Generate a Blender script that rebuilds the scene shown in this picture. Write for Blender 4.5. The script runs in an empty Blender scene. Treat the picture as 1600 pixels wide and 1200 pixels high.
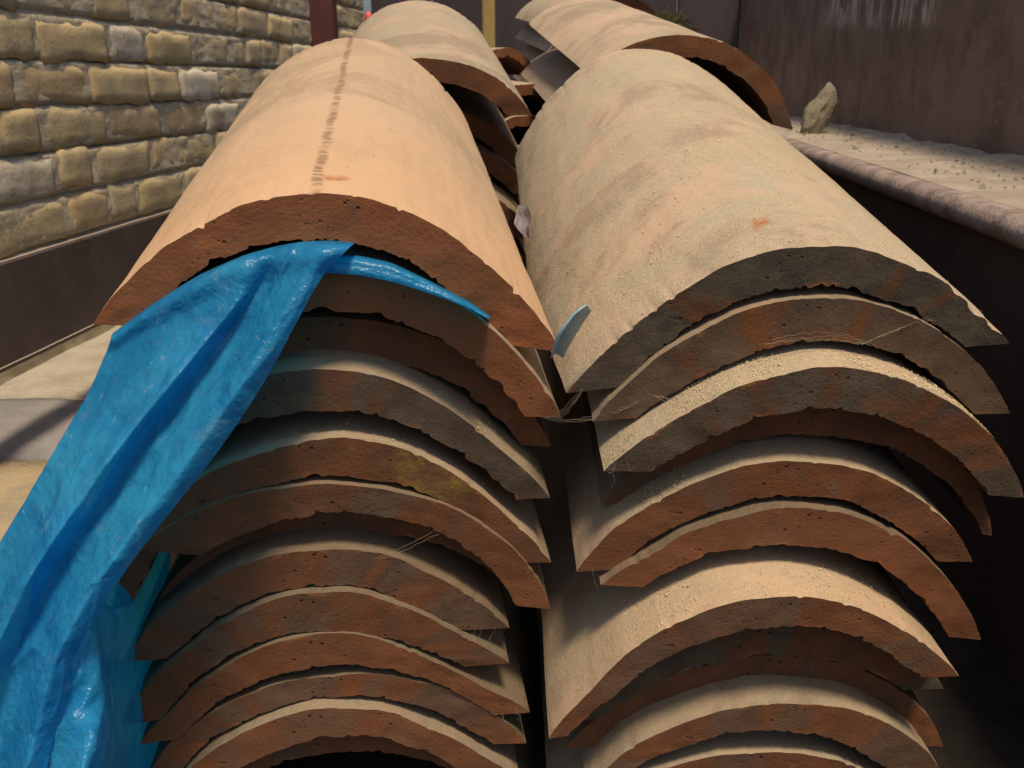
import bpy, bmesh, math, random
from mathutils import Vector, Matrix, noise
R = math.radians
random.seed(7)
C = bpy.context.scene.collection
sc = bpy.context.scene

# ------------------------------------------------------------ camera, sky, sun, exposure
CAMZ = 0.46
cam = bpy.data.cameras.new('camera')
cam.sensor_width = 36.0
cam.lens = 36.0 * 1450.0 / 1600.0
cam.clip_start = 0.02
cam.clip_end = 200.0
cam_o = bpy.data.objects.new('camera', cam)
C.objects.link(cam_o)
cam_o.location = (0, 0, CAMZ)
cam_o.rotation_euler = (R(90 - 18.1), 0, 0)
sc.camera = cam_o
cam.dof.use_dof = True
cam.dof.focus_distance = 0.52
cam.dof.aperture_fstop = 30.0

SUN_EL, SUN_AZ = 69.0, 18.0          # the sun stands high behind the camera, a little to its right
sdir = Vector((math.sin(R(SUN_AZ)) * math.cos(R(SUN_EL)), -math.cos(R(SUN_AZ)) * math.cos(R(SUN_EL)), math.sin(R(SUN_EL))))
w = bpy.data.worlds.new('World')
sc.world = w
w.use_nodes = True
wn = w.node_tree.nodes
sky = wn.new('ShaderNodeTexSky')
sky.sky_type = 'NISHITA'
sky.sun_disc = False
sky.sun_elevation = R(SUN_EL)
sky.sun_rotation = math.atan2(sdir.x, sdir.y)
sky.dust_density = 4.0
sky.air_density = 1.0
wn['Background'].inputs['Strength'].default_value = 0.05
w.node_tree.links.new(sky.outputs['Color'], wn['Background'].inputs['Color'])
sun = bpy.data.lights.new('sun', 'SUN')
sun.energy = 2.0
sun.angle = R(11)
sun.color = (1.0, 0.80, 0.56)
sun_o = bpy.data.objects.new('sun', sun)
C.objects.link(sun_o)
sun_o.rotation_euler = sdir.to_track_quat('Z', 'Y').to_euler()
sc.view_settings.view_transform = 'Standard'
sc.view_settings.look = 'None'
sc.view_settings.exposure = 0.88
sc.view_settings.gamma = 1.0

# ------------------------------------------------------------ helpers
def tag(o, label=None, cat=None, group=None, kind=None):
    for k, v in (('label', label), ('category', cat), ('group', group), ('kind', kind)):
        if v:
            o[k] = v
    return o

def link(name, me, mat=None, parent=None):
    o = bpy.data.objects.new(name, me)
    C.objects.link(o)
    if mat and me and not me.materials:
        me.materials.append(mat)
    if parent:
        o.parent = parent
    return o

def empty(name, loc=(0, 0, 0)):
    o = bpy.data.objects.new(name, None)
    o.empty_display_size = 0.05
    o.location = loc
    C.objects.link(o)
    return o

def mesh(name, vs, fs, smooth=True):
    me = bpy.data.meshes.new(name)
    me.from_pydata(vs, [], fs)
    me.update()
    if smooth:
        me.shade_smooth()
    return me

def n3(v, s, seed=0.0):
    return noise.noise(Vector((v[0] * s + seed, v[1] * s - seed * .7, v[2] * s + seed * 1.3)))

def fbm(v, s, seed=0.0, o=3):
    return sum(n3(v, s * 2 ** i, seed + i * 7.1) / 2 ** i for i in range(o))

class G:
    """small wrapper round a node tree"""
    def __init__(self, name):
        self.m = bpy.data.materials.new(name)
        self.m.use_nodes = True
        self.t = self.m.node_tree
        self.b = self.t.nodes['Principled BSDF']
        self.out = self.t.nodes['Material Output']
    def n(self, kind, **kw):
        x = self.t.nodes.new(kind)
        for k, v in kw.items():
            setattr(x, k, v)
        return x
    def l(self, a, b):
        self.t.links.new(a, b)
    def val(self, v, sock):
        if hasattr(v, 'links') or hasattr(v, 'is_linked'):
            self.l(v, sock)
        else:
            sock.default_value = v
    def math(self, op, a, b=0.0, c=None, clamp=False):
        x = self.n('ShaderNodeMath', operation=op, use_clamp=clamp)
        self.val(a, x.inputs[0]); self.val(b, x.inputs[1])
        if c is not None:
            self.val(c, x.inputs[2])
        return x.outputs[0]
    def mix(self, f, a, b, mode='MIX'):
        x = self.n('ShaderNodeMix', data_type='RGBA', blend_type=mode)
        self.val(f, x.inputs[0])
        for v, s in ((a, x.inputs[6]), (b, x.inputs[7])):
            if isinstance(v, tuple):
                s.default_value = (v[0], v[1], v[2], 1)
            else:
                self.l(v, s)
        return x.outputs[2]
    def step(self, v, lo, hi, a=0.0, b=1.0):
        x = self.n('ShaderNodeMapRange', clamp=True, interpolation_type='SMOOTHSTEP')
        self.val(v, x.inputs[0]); x.inputs[1].default_value = lo; x.inputs[2].default_value = hi
        x.inputs[3].default_value = a; x.inputs[4].default_value = b
        return x.outputs[0]
    def noise(self, vec, scale, detail=3.0, rough=.55, w=None, dist=0.0):
        x = self.n('ShaderNodeTexNoise', noise_dimensions='4D' if w is not None else '3D')
        self.l(vec, x.inputs['Vector'])
        x.inputs['Scale'].default_value = scale
        x.inputs['Detail'].default_value = detail
        x.inputs['Roughness'].default_value = rough
        x.inputs['Distortion'].default_value = dist
        if w is not None:
            self.val(w, x.inputs['W'])
        return x.outputs['Fac']
    def voro(self, vec, scale, feature='F1'):
        x = self.n('ShaderNodeTexVoronoi', feature=feature)
        self.l(vec, x.inputs['Vector'])
        x.inputs['Scale'].default_value = scale
        return x
    def obj(self):
        return self.n('ShaderNodeTexCoord').outputs['Object']
    def scaled(self, vec, s):
        x = self.n('ShaderNodeVectorMath', operation='MULTIPLY')
        self.l(vec, x.inputs[0]); x.inputs[1].default_value = s
        return x.outputs[0]
    def bump(self, h, strength=.5, dist=.001, prev=None):
        x = self.n('ShaderNodeBump')
        x.inputs['Strength'].default_value = strength
        x.inputs['Distance'].default_value = dist
        self.l(h, x.inputs['Height'])
        if prev is not None:
            self.l(prev, x.inputs['Normal'])
        return x.outputs[0]
    def attr(self, name):
        x = self.n('ShaderNodeAttribute', attribute_name=name)
        s = self.n('ShaderNodeSeparateColor')
        self.l(x.outputs['Color'], s.inputs[0])
        return s.outputs

# ------------------------------------------------------------ materials
def terracotta():
    g = G('fired_clay')
    k = g.attr('where')            # kind of face, angle round the arc, distance along the tile
    p = g.attr('look')             # dust, grey core, random
    co = g.obj()
    wv = g.math('MULTIPLY', p[2], 40.0)
    cv = g.n('ShaderNodeCombineXYZ')
    g.l(g.math('MULTIPLY', k[1], 2.6), cv.inputs[0]); g.l(g.math('MULTIPLY', k[2], 7.0), cv.inputs[1]); g.l(wv, cv.inputs[2])
    hoop = g.noise(cv.outputs[0], 1.15, 4, .6, dist=.8)
    cv2 = g.n('ShaderNodeCombineXYZ')
    g.l(g.math('MULTIPLY', k[1], 3.0), cv2.inputs[0]); g.l(g.math('MULTIPLY', k[2], 60.0), cv2.inputs[1]); g.l(wv, cv2.inputs[2])
    hoopf = g.noise(cv2.outputs[0], 2.0, 4, .6, dist=.5)
    big = g.noise(co, 11, 5, .6, wv, .9)
    mid = g.noise(co, 45, 5, .65, wv)
    fine = g.noise(co, 420, 3, .7)
    grit = g.noise(co, 1100, 2, .6)
    # --- weathered outer skin
    c = g.mix(g.step(big, .40, .62), (.43, .335, .24), (.36, .30, .215))
    c = g.mix(g.math('MULTIPLY', g.step(hoop, .47, .51, 0, .85), g.step(p[2], .28, .5, .2, 1)), c, (.35, .315, .235))
    c = g.mix(g.step(hoopf, .55, .80, 0, .14), c, (.60, .44, .30))
    c = g.mix(g.step(g.noise(co, 17, 7, .62, wv, .35), .51, .56, 0, .5), c, (.50, .345, .25))
    c = g.mix(g.step(g.noise(co, 7, 8, .68, wv, .8), .50, .60, 0, .65), c, (.21, .17, .125))
    c = g.mix(g.step(mid, .55, .70, 0, .55), c, (.30, .225, .155))
    sc_ = g.noise(g.scaled(co, (1, .12, 1)), 240, 3, .6, wv)
    c = g.mix(g.math('MULTIPLY', g.step(sc_, .64, .70, 0, .5), g.step(big, .45, .6)), c, (.24, .18, .12))
    c = g.mix(g.step(g.noise(co, 95, 6, .8, wv), .60, .70, 0, .5), c, (.60, .48, .36))
    warm = g.math('MULTIPLY', g.step(k[2], 0.0, .42, 1, 0), p[0], clamp=True)   # p[0] high: clean orange clay at the fore end
    # dust lies in drifts
    dustn = g.math('ADD', g.math('MULTIPLY', big, .5), g.math('MULTIPLY', g.noise(co, 26, 6, .7, wv, .4), .5))
    dm = g.math('MULTIPLY', g.step(dustn, .44, .56), p[1], clamp=True)
    dustc = g.mix(g.step(grit, .42, .60), (.33, .28, .19), (.54, .46, .32))
    c = g.mix(g.math('MULTIPLY', dm, .85), c, dustc)
    # mould seam with short cross scratches
    seamc = g.n('ShaderNodeCombineXYZ')
    g.l(g.math('MULTIPLY', k[1], 9.0), seamc.inputs[0]); g.l(g.math('MULTIPLY', k[2], 120.0), seamc.inputs[1])
    sn = g.noise(seamc.outputs[0], 1.0, 4, .75, dist=1.0)
    dens = g.noise(g.scaled(co, (0, 1, 0)), 30, 3, .6, wv)
    off = g.math('ABSOLUTE', g.math('SUBTRACT', g.math('ADD', k[1], g.math('MULTIPLY', g.math('SUBTRACT', mid, .5), .02)), p[0]))
    band = g.step(off, .002, .008, 1, 0)
    seam = g.math('MULTIPLY', g.math('MULTIPLY', band, g.step(sn, .44, .56)), g.step(dens, .36, .50, .25, 1))
    g2 = g.attr('mark')            # seam strength, orange wash, gouge
    seam = g.math('MULTIPLY', seam, g2[0])
    c = g.mix(g.math('MULTIPLY', g2[1], g.step(k[2], .0, .55, .85, .30)), c, g.mix(mid, (.62, .34, .16), (.58, .38, .23)))
    c = g.mix(g.math('MULTIPLY', seam, .75), c, (.22, .115, .055))
    c = g.mix(g2[2], c, (.34, .12, .035))
    vs = g.voro(co, 130)
    speck = g.math('MULTIPLY', g.step(vs.outputs['Distance'], .05, .13, 1, 0), g.step(mid, .5, .6))
    c = g.mix(g.math('MULTIPLY', speck, .7), c, (.12, .08, .05))
    c = g.mix(g.step(fine, .35, .7, .0, .25), c, (.60, .47, .32))
    outer = c
    # --- sawn / broken end face and inside
    cvf = g.n('ShaderNodeCombineXYZ')
    g.l(g.math('MULTIPLY', k[1], 7.0), cvf.inputs[0]); g.l(wv, cvf.inputs[1])
    along = g.noise(cvf.outputs[0], 1.3, 2, .6, dist=.3)
    fl = g.noise(co, 34, 5, .6, wv, 1.0)
    f = g.mix(g.step(fl, .38, .62), (.215, .088, .038), (.150, .074, .040))
    fo = g.attr('face')
    gcore = g.mix(g.step(mid, .40, .6), (.095, .076, .056), (.135, .105, .075))
    gfac = g.math('MULTIPLY', g.step(g.math('ADD', g.math('ADD', along, g.math('MULTIPLY', fo[0], .30)), g.math('MULTIPLY', g.math('SUBTRACT', mid, .5), .4)), .60, .72), g.math('MINIMUM', g.math('MULTIPLY', fo[0], 2.0), 1.0))
    f = g.mix(gfac, f, gcore)
    f = g.mix(fo[1], f, g.mix(fl, (.36, .125, .05), (.42, .165, .07)))
    f = g.mix(g.math('MULTIPLY', g.step(g.noise(co, 16, 2, .5, wv), .60, .68), .45), f, (.25, .09, .03))
    f = g.mix(g.math('MULTIPLY', g.step(g.noise(co, 60, 4, .7, wv, .6), .60, .70), .6), f, (.20, .15, .115))
    pit = g.math('MULTIPLY', g.step(g.voro(co, 240).outputs['Distance'], .08, .20, 1, 0), g.step(g.noise(co, 90, 2, .5), .56, .66))
    pit2 = g.step(g.noise(co, 420, 2, .5), .22, .30, 1, 0)
    pit3 = g.math('MULTIPLY', g.step(g.voro(co, 120).outputs['Distance'], .06, .14, 1, 0), g.step(g.noise(co, 45, 2, .5), .52, .58))
    pits = g.math('MAXIMUM', g.math('MAXIMUM', pit, pit2), pit3)
    f = g.mix(g.math('MULTIPLY', pits, .8), f, (.03, .016, .01))
    f = g.mix(g.step(grit, .56, .75, 0, .25), f, (.25, .17, .11))
    f = g.mix(g.math('MULTIPLY', g.step(fo[2], .05, .9), g.step(g.noise(co, 75, 5, .7, wv), .42, .60)), f, (.30, .20, .045))
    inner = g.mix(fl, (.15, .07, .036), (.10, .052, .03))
    ra = [x for x in g.t.nodes if x.bl_idname == 'ShaderNodeAttribute' and x.attribute_name == 'where'][0].outputs['Alpha']
    rim = g.math('MAXIMUM', g.step(ra, .0, .16, 1, 0), g.step(ra, .86, 1.0, 0, 1))
    scuff = g.math('MULTIPLY', rim, g.step(g.noise(co, 38, 4, .7, wv), .56, .64))
    f = g.mix(g.math('MULTIPLY', scuff, .8), f, (.42, .17, .06))
    whit = g.step(g.noise(co, 150, 4, .8, wv), .66, .74)
    f = g.mix(g.math('MULTIPLY', whit, .6), f, (.42, .34, .26))
    isf = g.step(k[0], .2, .3)
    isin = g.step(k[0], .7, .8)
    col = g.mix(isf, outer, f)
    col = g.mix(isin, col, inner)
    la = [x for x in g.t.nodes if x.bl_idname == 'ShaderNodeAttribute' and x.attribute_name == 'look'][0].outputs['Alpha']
    gap_shade = g.mix(1.0, outer, (.24, .205, .175), 'MULTIPLY')  # shade between stacked tiles, painted into the outer skin colour
    col = g.mix(g.math('MULTIPLY', g.math('SUBTRACT', 1.0, la), g.math('SUBTRACT', 1.0, isf)), col, gap_shade)
    g.l(col, g.b.inputs['Base Color'])
    g.b.inputs['Roughness'].default_value = .88
    g.b.inputs['Specular IOR Level'].default_value = .25
    h = g.math('ADD', g.math('MULTIPLY', fine, .5), g.math('MULTIPLY', mid, .55))
    h = g.math('SUBTRACT', h, g.math('MULTIPLY', g.math('MULTIPLY', pits, isf), 2.0))
    h = g.math('SUBTRACT', h, g.math('MULTIPLY', g.math('SUBTRACT', 1.0, isf), g.math('MULTIPLY', seam, 1.0)))
    h = g.math('ADD', h, g.math('MULTIPLY', g.math('MULTIPLY', grit, dm), g.math('SUBTRACT', 1.3, isf)))
    g.l(g.bump(h, .75, .0009), g.b.inputs['Normal'])
    return g.m

def brick_mat():
    g = G('stock_brick')
    co = g.obj()
    rnd = g.n('ShaderNodeObjectInfo').outputs['Random']
    wv = g.math('MULTIPLY', rnd, 60.0)
    a = g.noise(co, 14, 5, .65, wv, .5)
    b = g.noise(co, 70, 5, .7, wv)
    r = g.n('ShaderNodeValToRGB')
    cr = r.color_ramp
    cols = [(0, (.47, .37, .19)), (.25, (.50, .39, .21)), (.5, (.42, .35, .21)), (.66, (.48, .34, .17)), (.80, (.36, .33, .24)), (.93, (.58, .53, .43))]
    cr.elements[0].position = 0; cr.elements[0].color = (*cols[0][1], 1)
    cr.elements[1].position = .93; cr.elements[1].color = (*cols[-1][1], 1)
    for q, c in cols[1:-1]:
        e = cr.elements.new(q); e.color = (*c, 1)
    g.l(rnd, r.inputs[0])
    c = g.mix(g.step(a, .42, .66, 0, .75), r.outputs[0], (.35, .295, .185))
    c = g.mix(g.step(a, .30, .42, .6, 0), c, (.33, .22, .09))
    c = g.mix(g.step(b, .56, .72, 0, .75), c, (.43, .38, .29))
    c = g.mix(g.step(b, .26, .40, .75, 0), c, (.09, .07, .045))
    sp = g.noise(co, 260, 4, .75)
    c = g.mix(g.step(sp, .54, .66, 0, .45), c, (.58, .50, .36))
    c = g.mix(g.step(sp, .34, .46, .5, 0), c, (.15, .12, .07))
    g.l(c, g.b.inputs['Base Color'])
    g.b.inputs['Roughness'].default_value = .92
    g.l(g.bump(g.math('ADD', b, a), .8, .002), g.b.inputs['Normal'])
    return g.m

def simple(name, ramp, scale=20, rough=.85, bump=.4, dist=.001, metallic=0.0, extra=None, stretch=None):
    g = G(name)
    co = g.obj()
    v = g.scaled(co, stretch) if stretch else co
    a = g.noise(v, scale, 6, .65, dist=.4)
    b = g.noise(co, scale * 9, 4, .7)
    c = g.mix(g.step(a, .38, .62), ramp[0], ramp[1])
    if len(ramp) > 2:
        c = g.mix(g.step(b, .55, .70, 0, .6), c, ramp[2])
    if extra:
        c = extra(g, co, c)
    g.l(c, g.b.inputs['Base Color'])
    g.b.inputs['Roughness'].default_value = rough
    g.b.inputs['Metallic'].default_value = metallic
    g.b.inputs['Specular IOR Level'].default_value = .3
    g.l(g.bump(g.math('ADD', a, b), bump, dist), g.b.inputs['Normal'])
    return g.m

def rusty_extra(g, co, c):
    st = g.noise(g.scaled(co, (1, 1, .16)), 42, 4, .7)
    big = g.noise(co, 3.2, 4, .6, dist=.6)
    c = g.mix(g.math('MULTIPLY', g.step(st, .46, .70, 0, .45), g.step(big, .45, .62)), c, (.11, .045, .034))
    c = g.mix(g.step(g.noise(co, 9, 8, .75, dist=.8), .50, .60, 0, .65), c, (.25, .17, .135))
    # band of fine pale vertical scratches high on the plate
    x = g.n('ShaderNodeSeparateXYZ'); g.l(co, x.inputs[0])
    sc1 = g.noise(g.scaled(co, (1, 1, .05)), 170, 2, .5)
    reg = g.math('MULTIPLY', g.step(g.math('SUBTRACT', x.outputs[2], g.math('MULTIPLY', x.outputs[1], .05)), .452, .478), g.math('MULTIPLY', g.step(x.outputs[1], 1.50, 1.65), g.step(x.outputs[1], 2.3, 2.5, 1, 0)))
    edge = g.step(g.noise(co, 14, 3, .6), .40, .52)
    c = g.mix(g.math('MULTIPLY', g.math('MULTIPLY', g.step(sc1, .46, .56), reg), edge), c, (.55, .43, .36))
    c = g.mix(g.math('MULTIPLY', g.step(g.voro(co, 60).outputs['Distance'], .05, .12, 1, 0), g.step(g.noise(co, 7, 2), .54, .6)), c, (.40, .34, .30))
    return c

def scratch_extra(g, co, c):
    v = g.voro(g.scaled(co, (1, 1, .35)), 26)
    m = g.math('MULTIPLY', g.step(v.outputs['Distance'], .05, .12, 1, 0), g.step(g.noise(co, 9, 2), .50, .6))
    c = g.mix(g.math('MULTIPLY', m, .6), c, (.22, .18, .17))
    n = g.n('ShaderNodeNewGeometry')
    s = g.n('ShaderNodeSeparateXYZ'); g.l(n.outputs['Normal'], s.inputs[0])
    return g.mix(g.step(s.outputs[2], .5, .9, 0, .9), c, (.42, .34, .27))       # dust lying on top faces

def plastic_mat():
    g = G('blue_polythene')
    co = g.obj()
    a = g.noise(co, 16, 5, .6, dist=1.2)
    b = g.noise(co, 90, 4, .7)
    c = g.mix(g.step(a, .35, .65), (.03, .34, .66), (.06, .48, .78))
    dirt = g.step(g.noise(co, 48, 7, .78, dist=.6), .55, .72, 0, .55)
    c = g.mix(dirt, c, (.30, .46, .60))
    co2 = g.n('ShaderNodeMapping'); g.l(co, co2.inputs[0]); co2.inputs['Rotation'].default_value = (0, R(27), 0); co2.inputs['Scale'].default_value = (1, 1, .10)
    c = g.mix(g.math('MULTIPLY', g.step(g.noise(co2.outputs[0], 150, 4, .7), .60, .70, 0, .7), g.step(g.noise(co, 14, 3), .48, .58)), c, (.45, .62, .74))
    fleck = g.math('MULTIPLY', g.step(g.noise(co, 260, 4, .75), .60, .68), g.step(g.noise(co, 30, 5, .7), .55, .64))
    c = g.mix(fleck, c, (.75, .80, .85))
    g.l(c, g.b.inputs['Base Color'])
    g.b.inputs['Roughness'].default_value = .24
    g.b.inputs['Specular IOR Level'].default_value = .7
    crease = g.voro(co, 38, 'DISTANCE_TO_EDGE').outputs['Distance']
    w1 = g.voro(g.scaled(co, (1.0, 1.0, .45)), 62, 'DISTANCE_TO_EDGE').outputs['Distance']
    h = g.math('ADD', g.math('MULTIPLY', a, 1.6), g.math('ADD', g.math('MULTIPLY', b, .75), g.math('ADD', g.math('MULTIPLY', crease, 1.1), g.math('MULTIPLY', w1, .6))))
    bm = g.bump(h, .8, .0030)
    g.l(bm, g.b.inputs['Normal'])
    tr = g.n('ShaderNodeBsdfTranslucent')
    g.l(g.mix(.5, c, (.0, .70, 1.0)), tr.inputs['Color'])
    tp = g.n('ShaderNodeBsdfTransparent')
    tp.inputs['Color'].default_value = (.25, .78, 1.0, 1)
    m1 = g.n('ShaderNodeMixShader'); m1.inputs[0].default_value = .50
    g.l(g.b.outputs[0], m1.inputs[1]); g.l(tr.outputs[0], m1.inputs[2])
    m2 = g.n('ShaderNodeMixShader'); m2.inputs[0].default_value = .30
    g.l(m1.outputs[0], m2.inputs[1]); g.l(tp.outputs[0], m2.inputs[2])
    g.l(m2.outputs[0], g.out.inputs['Surface'])
    return g.m

CLAY = terracotta()
BRICK = brick_mat()
MORTAR = simple('lime_mortar', [(.50, .44, .32), (.40, .35, .25), (.62, .56, .44)], 25, .95, .9, .004)
STEEL = simple('painted_steel', [(.062, .046, .042), (.085, .064, .056), (.11, .083, .072)], 9, .6, .3, .0006, extra=scratch_extra)
RUST = simple('rusty_plate', [(.17, .112, .084), (.27, .185, .14), (.36, .26, .20)], 7, .75, .4, .001, extra=rusty_extra)
LEDGE = simple('dusty_ledge', [(.38, .335, .27), (.30, .26, .205), (.47, .42, .34)], 16, .9, .7, .0015)
LIP = simple('worn_steel_lip', [(.22, .165, .145), (.38, .31, .27), (.50, .43, .37)], 22, .6, .9, .002)
DARKWEB = simple('dark_steel_web', [(.055, .04, .034), (.075, .055, .045), (.10, .075, .06)], 8, .8, .4, .001)
BOARD = simple('dark_board', [(.045, .035, .042), (.065, .05, .055)], 5, .8, .2, .001, stretch=(1, 1, .2))
REDPOST = simple('dark_red_paint', [(.085, .028, .028), (.12, .04, .038)], 8, .6, .2, .0006)
YELLOW = simple('faded_yellow_paint', [(.40, .30, .10), (.33, .24, .09)], 12, .7, .3, .001)
SLABP = simple('pale_flagstone', [(.42, .38, .31), (.33, .30, .25), (.52, .47, .38)], 13, .9, .8, .004)
SLABG = simple('grey_flagstone', [(.20, .20, .21), (.26, .25, .25), (.30, .29, .28)], 13, .9, .5, .003)
SLABY = simple('sandy_flagstone', [(.40, .32, .20), (.30, .26, .18), (.50, .43, .31)], 16, .9, .8, .004)
EARTH = simple('dirty_ground', [(.016, .013, .011), (.026, .021, .018), (.04, .034, .028)], 18, .95, .9, .004)
STONE = simple('rubble_stone', [(.33, .30, .21), (.25, .22, .16), (.42, .38, .29)], 30, .95, 1.0, .004)
MOSS = simple('dry_moss', [(.05, .045, .022), (.09, .08, .04), (.22, .20, .14)], 60, .95, 1.0, .002)
GRAIN = simple('straw_dust', [(.62, .52, .30), (.50, .40, .22), (.75, .68, .50)], 60, .9, .2, .0005)
GRITM = simple('grit', [(.30, .25, .20), (.12, .09, .07), (.50, .46, .38)], 120, .9, .2, .0005)
WEB = simple('cobweb', [(.42, .36, .26), (.30, .25, .18)], 90, .9, .1, .0003)
LEAF = simple('dry_leaf', [(.14, .12, .13), (.24, .21, .22), (.06, .05, .05)], 60, .6, .8, .001, stretch=(6, 1, 1))
POLY = plastic_mat()
DUSTYPOLY = simple('dusty_blue_polythene', [(.22, .45, .56), (.42, .58, .64), (.10, .36, .52)], 40, .35, .4, .001)
DUSTYPOLY.node_tree.nodes['Principled BSDF'].inputs['Specular IOR Level'].default_value = .6
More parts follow.
